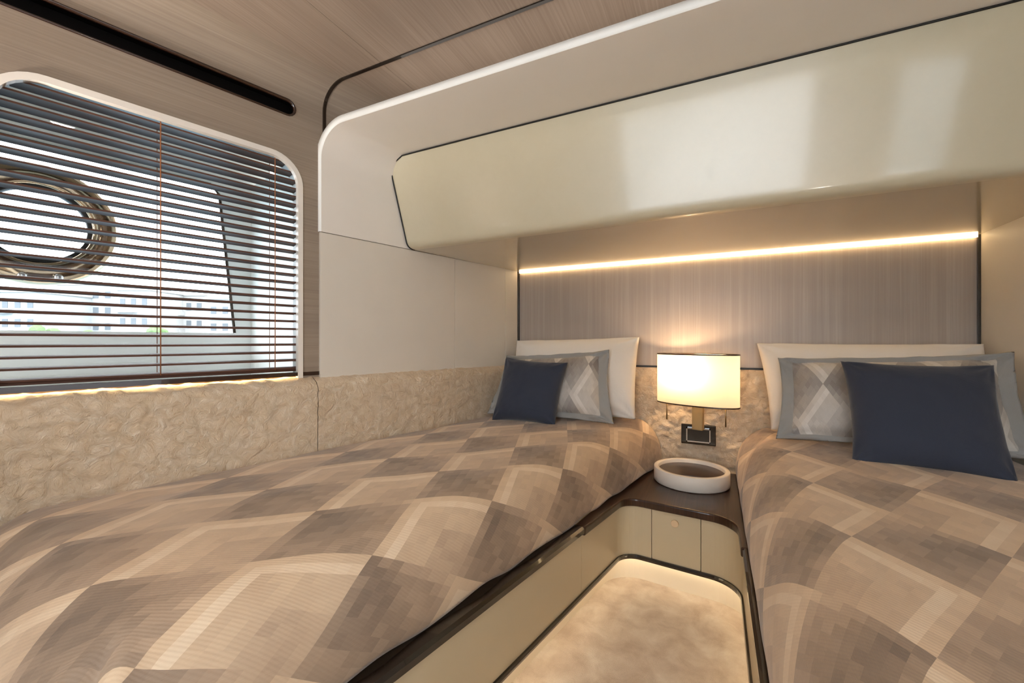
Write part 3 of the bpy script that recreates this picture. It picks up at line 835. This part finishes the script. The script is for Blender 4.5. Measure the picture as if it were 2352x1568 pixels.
# ------------------------------------------------------------------ wall lamp
lamp = thing('wall_lamp', 'wall lamp with oval cream shade glowing between the two beds', 'lamp', loc=(-0.07, 2.185, 0.51))
LC = Vector((-0.076, 2.066, 0)); LR = math.radians(-18)
def ell(r_off, z, n=64):
    out = []
    for k in range(n):
        a = 2 * math.pi * k / n
        ca, sa = math.cos(a), math.sin(a)
        x = (0.180 + r_off) * math.copysign(abs(ca) ** 0.92, ca); y = (0.080 + r_off) * math.copysign(abs(sa) ** 1.0, sa)
        out.append(Vector((LC.x + x * math.cos(LR) - y * math.sin(LR), LC.y + x * math.sin(LR) + y * math.cos(LR), z)))
    return out
SZ0, SZ1 = 0.666, 0.892
def ring_surface(name, rings, mat, parent, close=False):
    n = len(rings[0]); v = [p for r in rings for p in r]; f = []
    for k in range(len(rings) - (0 if close else 1)):
        k2 = (k + 1) % len(rings)
        for i in range(n): f.append((k * n + i, k * n + (i + 1) % n, k2 * n + (i + 1) % n, k2 * n + i))
    return child(mesh_obj(name, v, f, mat, None, [(0, 0)] * len(v), True), parent)
sh = ring_surface('shade', [ell(0, SZ0), ell(0, SZ0 * .5 + SZ1 * .5), ell(0, SZ1)], 'lamp_shade_cloth', lamp)
for z in (SZ0, SZ1): ring_surface('shade_rim', [ell(.002, z - .0028), ell(.002, z + .0028), ell(-.0015, z + .0028), ell(-.0015, z - .0028)], 'slot_rim', lamp, True)
cd = Vector((math.cos(LR), math.sin(LR), 0)); cn = Vector((-cd.y, cd.x, 0))
pcx = Vector((-0.072, 2.072, 0))
fbox('column', pcx - cd * .02 - cn * .012 + Vector((0, 0, 0.548)), cd, cn, (0, 0, 1), (.046, .028, .135), 'column_fabric', lamp, .003)
fbox('arm', pcx - cd * .012 + cn * .012 + Vector((0, 0, 0.556)), cd, Vector((0, 1, 0)), (0, 0, 1), (.024, .108, .022), 'brass', lamp, .002)
pl = box('back_plate', -0.145, 0.005, 2.150, 2.172, 0.462, 0.556, 'black_gloss', lamp, .003)
def frame_part(x0, x1, z0, z1, w, y0, y1, mat, parent):
    bm = bmesh.new()
    for (a, b, c, d_) in ((x0, x1, z0, z0 + w), (x0, x1, z1 - w, z1), (x0, x0 + w, z0, z1), (x1 - w, x1, z0, z1)):
        r = bmesh.ops.create_cube(bm, size=1.0, matrix=Matrix.Translation(((a + b) / 2, (y0 + y1) / 2, (c + d_) / 2)) @ Matrix.Diagonal((b - a, y1 - y0, d_ - c, 1)))
    return bm_obj('chrome_frame', bm, mat)
child(frame_part(-0.122, -0.018, 0.476, 0.542, .005, 2.138, 2.151, 'chrome', None), lamp)
box('cover', -0.117, -0.023, 2.143, 2.151, 0.481, 0.537, 'black_gloss', lamp, .001)
for sx_, zz in ((-0.132, 0.085), (0.128, 0.085)):
    p = LC + cd * sx_ - cn * 0.01
    tube('stem', [p + Vector((0, 0, SZ0 + .01)), p + Vector((0, 0, SZ0 - zz))], 0.0032, 'brass', lamp, 8)
# bulb
bb = bmesh.new(); bmesh.ops.create_uvsphere(bb, u_segments=16, v_segments=10, radius=0.022); bmesh.ops.translate(bb, verts=bb.verts, vec=(LC.x - .035, LC.y, 0.785))
bulb = child(bm_obj('bulb', bb, 'bulb_glow', None, True), lamp)
pld = bpy.data.lights.new('lamp_light', 'POINT'); pld.energy = 4.2; pld.color = (1.0, 0.68, 0.38); pld.shadow_soft_size = 0.03
plo = bpy.data.objects.new('lamp_light', pld); COL.objects.link(plo); plo.location = (LC.x - .035, LC.y, 0.815); child(plo, lamp)

# ------------------------------------------------------------------ tray
tray = thing('round_tray', 'round white leather tray with glossy dark base on the nightstand', 'tray', loc=(-0.093, 1.962, ZN))
TC = (-0.093, 1.962); TR = 0.152
rp = [(TR - .020, 0.010), (TR - .020, 0.058), (TR - .017, 0.061), (TR - .003, 0.061), (TR, 0.058), (TR, 0.004), (TR - .004, 0.0), (TR - .020, 0.0)]
lathe('wall', rp, 80, 'tray_leather', tray, loc=(TC[0], TC[1], ZN + .001), closed=True)
lathe('base', [(0.0, 0.045), (TR - .019, 0.045), (TR - .019, 0.002), (0.0, 0.002)], 72, 'dark_wood', tray, loc=(TC[0], TC[1], ZN + .001), smooth=False)

# ------------------------------------------------------------------ window, blind
w1 = struct(thing('window_1', None, None, loc=tuple(LW(0.7, -0.02, 1.2))))
def reveal(o0, o1, ds, nm, mat, shrink=0.0):
    v = []; f = []; n = len(win)
    for o, k in ((o0, 0), (o1, 1)):
        for (s, z) in win: v.append(LW(s, o, z))
    for i in range(n): f.append((i, (i + 1) % n, n + (i + 1) % n, n + i))
    return child(mesh_obj(nm, v, f, mat, None, None, False), w1)
rv_ = reveal(0.004, -0.085, 0, 'window_frame', 'hull_white')
# white trim ring flush with the veneer
wri = 0.017
win_in = [(WS0 + wri, WZ0), (WS1 - wri, WZ0)] + arc2(WS1 - WR, WZ1 - WR, WR - wri, 0, 90, 10) + arc2(WS0 + WR, WZ1 - WR, WR - wri, 90, 180, 10)
_v = []; _f = []; _n = len(win)
for lp_, o_ in ((win, 0.001), (win, 0.005), (win_in, 0.005), (win_in, -0.014)): _v += [LW(a_, o_, b_) for a_, b_ in lp_]
for r_ in range(3):
    for i_ in range(_n): _f.append((r_ * _n + i_, r_ * _n + (i_ + 1) % _n, (r_ + 1) * _n + (i_ + 1) % _n, (r_ + 1) * _n + i_))
child(mesh_obj('trim_ring', _v, _f, 'white_lacquer', None, None, False), w1)
# lip ring on the veneer edge
lipv = []
for (s, z) in win[1:12 + 11]: lipv.append(LW(s, 0.001, z))
# outer box to the hull
OB = -0.50
bxs = [(WS0 - 0.2, WZ0), (WS1 + 0.012, WZ0), (WS1 + 0.012, WZ1 + 0.015), (WS0 - 0.2, WZ1 + 0.015)]
bxo = [(-0.55, 0.80), (1.045, 0.80), (1.045, WZ1 + 0.015), (-0.55, WZ1 + 0.015)]
v = [LW(s, -0.085, z) for s, z in bxs] + [LW(s, OB, z) for s, z in bxo]
child(mesh_obj('outer_sill', v, [(0, 1, 5, 4), (1, 2, 6, 5)], 'hull_white'), w1)
v = [(WS0 - .05, 0.7), (WS1 + .05, 0.7), (WS1 + .05, WZ1 + .05), (WS0 - .05, WZ1 + .05)]
child(fill('inner_frame', [v, win], lambda s, z: LW(s, -0.0855, z), 'hull_white'), w1)
def sO(Y): return (Y + 0.2523 * OB) / 0.9677
hole = [(-0.55, 0.985), (sO(1.081), 0.985), (sO(1.028), 1.56), (sO(1.028) - 0.03, 1.597), (-0.55, 1.597)]
child(fill('hull_panel', [[(-0.90, 0.70), (1.12, 0.70), (1.12, 1.86), (-0.90, 1.86)], hole], lambda s, z: LW(s, OB, z), 'hull_white', .012), w1)
gl = child(fill('pane', [win], lambda s, z: LW(s, -0.084, z), 'window_glass'), w1)
# dark seal along the slanted edge of the glazing
e0 = LW(sO(1.081) - .004, OB + .008, 0.986); e1 = LW(sO(1.028) - .004, OB + .008, 1.56)
tube('seal', [e0, e1, LW(sO(1.028) - .034, OB + .008, 1.595), LW(-0.5, OB + .008, 1.595)], 0.006, 'bronze_trim', w1, 6)
# porthole ring on the glazing
ph = thing('porthole', 'round polished metal porthole ring seen through the window blind', 'porthole', loc=tuple(LW(0.425, OB + .02, 1.29)))
PS, PZ, PR0, PR1 = (0.5405 + 0.2523 * OB) / 0.9677, 1.33, 0.124, 0.195
rpf = [(PR0, -0.01), (PR0, 0.03), (PR0 + .012, 0.042), (PR1 - .02, 0.040), (PR1, 0.022), (PR1, -0.01)]
v = []; f = []; NR = 56; k = len(rpf)
for i in range(NR):
    a = 2 * math.pi * i / NR
    for (r, o) in rpf: v.append(LW(PS + r * math.cos(a), OB + o, PZ + r * math.sin(a)))
for i in range(NR):
    for j in range(k - 1): f.append((i * k + j, ((i + 1) % NR) * k + j, ((i + 1) % NR) * k + j + 1, i * k + j + 1))
child(mesh_obj('ring', v, f, 'ring_metal', None, None, True), ph)
v = []; f = []
for i in range(NR):
    a = 2 * math.pi * i / NR
    for (r, o) in ((PR0 + .001, 0.028), (PR0 - .009, 0.028), (PR0 - .009, -0.01)): v.append(LW(PS + r * math.cos(a), OB + o, PZ + r * math.sin(a)))
for i in range(NR):
    for j in range(2): f.append((i * 3 + j, ((i + 1) % NR) * 3 + j, ((i + 1) % NR) * 3 + j + 1, i * 3 + j + 1))
child(mesh_obj('gasket', v, f, 'black_gap', None, None, True), ph)
for ang in (-75, -100):
    a = math.radians(ang); r = (PR0 + PR1) / 2 + .018
    kb = bmesh.new(); bmesh.ops.create_cone(kb, cap_ends=True, segments=16, radius1=0.013, radius2=0.009, depth=0.03)
    bmesh.ops.transform(kb, matrix=Matrix.Translation(LW(PS + r * math.cos(a), OB + 0.055, PZ + r * math.sin(a))) @ LN.to_track_quat('Z', 'Y').to_matrix().to_4x4(), verts=kb.verts)
    child(bm_obj('clamp_knob', kb, 'chrome', None, True), ph)

# venetian blind
bd = thing('venetian_blind', 'dark brown slatted venetian blind hanging in the window opening', 'blind', loc=tuple(LW(0.7, -0.05, 1.2)))
BO = -0.042; pitch = 0.0283; SW = 0.050
slat_v = []; 
ns_ = 6
def slat_mesh(s0, s1):
    v = []; f = []; uv = []
    tilt = math.radians(-1.0)
    pts = []
    for i in range(ns_ + 1):
        x = -SW / 2 + SW * i / ns_; pts.append((x, 0.0028 * (1 - (2 * i / ns_ - 1) ** 2)))
    sec = [(x, h + .0025) for x, h in pts] + [(x, h - .0025) for x, h in reversed(pts)]
    sec = [(x * math.cos(tilt) - h * math.sin(tilt), x * math.sin(tilt) + h * math.cos(tilt)) for x, h in sec]
    for s in (s0, s1):
        for (x, h) in sec: v.append(LD * s + LN * x + Vector((0, 0, h))); uv.append((s, x))
    n = len(sec)
    for j in range(n): f.append((j, (j + 1) % n, n + (j + 1) % n, n + j))
    me = bpy.data.meshes.new('slat'); me.from_pydata([tuple(p) for p in v], [], f + [tuple(range(n)), tuple(range(2 * n - 1, n - 1, -1))])
    me.materials.append(M['blind_slat']); me.update(); return me
full = slat_mesh(WS0 + .004, WS1 - .004)
z = 0.853; zs_ = []
while z < WZ1 - 0.008:
    zs_.append(z); z += pitch
for z in zs_:
    inset = 0.0
    dz = z - (WZ1 - WR)
    if dz > 0: inset = WR - math.sqrt(max(0, WR * WR - dz * dz))
    me = full if inset < .001 else slat_mesh(WS0 + .004 + inset, WS1 - .004 - inset)
    o = bpy.data.objects.new('slat', me); COL.objects.link(o); o.location = LW(0, BO, z); child(o, bd)
fbox('bottom_rail', LW(WS0 + .004, BO - .02, 0.842), LD, LN, (0, 0, 1), (WS1 - WS0 - .008, .040, .008), 'blind_slat', bd, .002)
def sPX(px):
    u = (px - 1176) / 955.0; c, s = math.cos(math.radians(26)), math.sin(math.radians(26))
    rx, ry = -s + u * c, c + u * s
    t = (L0 + LN * BO).dot(LN) / (rx * LN.x + ry * LN.y); return (Vector((rx * t, ry * t, 0)) - L0).dot(LD)
for sl in (0.352, 0.662, 0.972):
    zt = WZ1 - 0.002 if 0.45 < sl < 0.94 else WZ1 - 0.012
    for o_ in (BO + SW / 2 + .001, BO - SW / 2 - .001):
        tube('ladder_cord', [LW(sl, o_, 0.85), LW(sl, o_, zt)], 0.0011 if o_ < BO else 0.0016, 'cord', bd, 5)
    if sl > 0.9 or sl < .4:
        # punched holes show as pale eyelets on each slat
        pass

# slim recessed slot above the window
sl_ = thing('air_slot', 'long dark recessed slot in the veneer above the window blind', 'vent', loc=tuple(LW(0.5, 0, VZ)))
def slot_loop(r, o): return [LW(s, o, z) for s, z in arc2(VS1 - VR, VZ, r, -90, 90, 10) + arc2(VS0 + VR, VZ, r, 90, 270, 10)]
rg = [slot_loop(VR + .004, 0.0), slot_loop(VR + .003, 0.003), slot_loop(VR - .002, 0.003), slot_loop(VR - .005, -0.006), slot_loop(VR - .005, -0.03)]
ring_surface('rim', rg[:4], 'slot_rim', sl_)
ring_surface('recess', rg[3:], 'slot_black', sl_)
bk = slot_loop(VR - .005, -0.029); child(mesh_obj('back', bk, [tuple(range(len(bk)))], 'slot_black'), sl_)

# ------------------------------------------------------------------ ceiling downlights (behind the camera's view)
for x, y, wh in ((-0.55, 0.25, 'above the foot of the left bed'), (0.35, 0.25, 'above the foot of the right bed'), (-0.55, -0.6, 'near the rear window, left'), (0.35, -0.6, 'near the rear window, right')):
    dl = thing('ceiling_downlight', 'small round recessed downlight ' + wh, 'downlight', 'ceiling downlights', loc=(x, y, ZC))
    lathe('ring', [(0.040, 0.0), (0.040, -0.004), (0.055, -0.003), (0.057, 0.0)], 32, 'chrome', dl, loc=(x, y, ZC))
    lathe('lens', [(0.0, -0.001), (0.040, -0.001)], 32, 'downlight_lens', dl, loc=(x, y, ZC))
    ld = bpy.data.lights.new('downlight', 'AREA'); ld.shape = 'DISK'; ld.size = 0.08; ld.energy = 2.0; ld.color = (1.0, 0.90, 0.78)
    lo = bpy.data.objects.new('downlight', ld); COL.objects.link(lo); lo.location = (x, y, ZC - 0.006); child(lo, dl)

# half-round uplighters added outside the frame to brighten ceiling and soffit
def uplight(p, n, label):
    p = Vector(p); n = Vector(n); root = thing('added_uplight', label, 'lamp', 'added unseen uplighters', loc=tuple(p))
    sd = Vector((-n.y, n.x, 0)); v = []; f = []; prof_ = [(0.075, 0.0), (0.068, -0.04), (0.045, -0.075), (0.0, -0.09)]
    NA = 16
    for (r, z) in prof_:
        for k in range(NA + 1):
            a = math.pi * k / NA; v.append(p + sd * math.cos(a) * r + n * (math.sin(a) * r + .001) + Vector((0, 0, z)))
    for q in range(len(prof_) - 1):
        for k in range(NA): f.append((q * (NA + 1) + k, q * (NA + 1) + k + 1, (q + 1) * (NA + 1) + k + 1, (q + 1) * (NA + 1) + k))
    child(mesh_obj('bowl', v, f, 'white_lacquer', None, None, True), root)
    l = bpy.data.lights.new('uplight', 'SPOT'); l.energy = UPW; l.spot_size = math.radians(160); l.spot_blend = 0.6; l.shadow_soft_size = 0.03; l.color = (1.0, 0.92, 0.82)
    o = bpy.data.objects.new('uplight', l); COL.objects.link(o); o.location = p + n * 0.045 + Vector((0, 0, 0.0)); o.rotation_euler = (math.pi, 0, 0); child(o, root)
UPW = 55.0
uplight((0.885 - .1, YREAR + .001, 0.45), (0, 1, 0), 'added unseen half-round white uplighter at the right end of the rear wall')
uplight(LW(-0.22, 0.052, 1.02), LN, 'added unseen half-round white uplighter on the left veneer wall')

# ------------------------------------------------------------------ harbour outside
sea = mesh_obj('water', [(-300, -200, -1.6), (-2.6, -200, -1.6), (-2.6, 300, -1.6), (-300, 300, -1.6)], [(0, 1, 2, 3)], 'harbour_water')
tag(sea, 'pale harbour water outside the hull window', 'water', kind='stuff')
def dirpx(px):
    u = (px - 1176) / 955.0; c, s = math.cos(math.radians(26)), math.sin(math.radians(26))
    return Vector((-s + u * c, c + u * s, 0))
def building(px0, px1, y_top, dep, floors, cols, label):
    """white apartment block across the water: px span gives bearing only; real size follows from its distance"""
    a = dirpx(px0) * dep; b = dirpx(px1) * dep
    H = CAMZ + dep * (785 - y_top) / 955.0
    ax = (b - a); Wd = ax.length; ax.normalize(); nrm = Vector((-ax.y, ax.x, 0))
    if nrm.dot(a) < 0: nrm = -nrm
    root = thing('apartment_building', label, 'building', 'white blocks across the harbour', loc=(a.x, a.y, -0.9))
    fbox('wall', (a.x, a.y, -0.9), ax, nrm, (0, 0, 1), (Wd, 9.0, H + 0.9), 'building_white', root)
    fbox('roof', a - nrm * .3 + Vector((-ax.x * .3, -ax.y * .3, H)), ax, nrm, (0, 0, 1), (Wd + .6, 9.6, .35), 'building_white', root)
    fh = (H + 0.2) / floors; me = None
    cw = Wd / cols
    for r in range(floors):
        for c in range(cols):
            p = a + ax * (cw * (c + .25)) - nrm * .06 + Vector((0, 0, -0.7 + fh * (r + .35)))
            w = fbox('window', p, ax, nrm, (0, 0, 1), (cw * .45, .05, fh * .42), 'building_window', root)
        fbox('balcony', a - nrm * 0.9 + Vector((0, 0, -0.7 + fh * r + fh * .05)), ax, nrm, (0, 0, 1), (Wd * .62, .9, fh * .22), 'building_white', root)
for px0, px1, yt, dep, fl, co, lab in ((-60, 85, 672, 62, 3, 5, 'low white block at the far left of the harbour view'),
        (98, 262, 655, 70, 4, 6, 'tall white block left of centre in the harbour view'),
        (270, 345, 668, 60, 3, 3, 'narrow white block in the middle of the harbour view'),
        (352, 470, 680, 66, 3, 5, 'white block right of centre in the harbour view'),
        (478, 585, 688, 58, 3, 4, 'white block at the right end of the harbour view')):
    building(px0, px1, yt, dep, fl, co, lab)
def tree(px, dep, h, r, label):
    p = dirpx(px) * dep; root = thing('tree', label, 'tree', 'trees on the far quay', loc=(p.x, p.y, -0.9))
    tube('trunk', [(p.x, p.y, -0.9), (p.x + .1, p.y, -1.6 + h * .55)], 0.16, 'trunk', root, 6)
    bm = bmesh.new()
    for k in range(7):
        c = Vector((random.uniform(-.6, .6), random.uniform(-.6, .6), random.uniform(-.4, .5))) * r
        bmesh.ops.create_icosphere(bm, subdivisions=2, radius=r * random.uniform(.45, .7), matrix=Matrix.Translation(p + c + Vector((0, 0, -1.6 + h * .72))))
    for vv in bm.verts: vv.co += vv.co.normalized() * noise.noise(vv.co * 1.7) * .25 * r
    child(bm_obj('crown', bm, 'leaf', None, False), root)
for px, dep, h, r, lab in ((100, 48, 4.6, 1.3, 'leftmost leafy tree before the far buildings'), (208, 50, 4.2, 1.0, 'small round tree left of the middle block'),
                           (355, 47, 4.4, 1.1, 'leafy tree right of the middle block'), (440, 46, 3.4, 0.8, 'rightmost low tree on the far quay')):
    tree(px, dep, h, r, lab)
qd = dirpx(-60) * 44; qe = dirpx(600) * 44
ax = (qe - qd).normalized(); nrm = Vector((-ax.y, ax.x, 0)); nrm = nrm if nrm.dot(qd) > 0 else -nrm
q_ = fbox('quay', (qd.x, qd.y, -1.7), ax, nrm, (0, 0, 1), ((qe - qd).length, 60, 0.8), 'building_white'); tag(q_, 'pale stone quay below the far white buildings', 'quay')
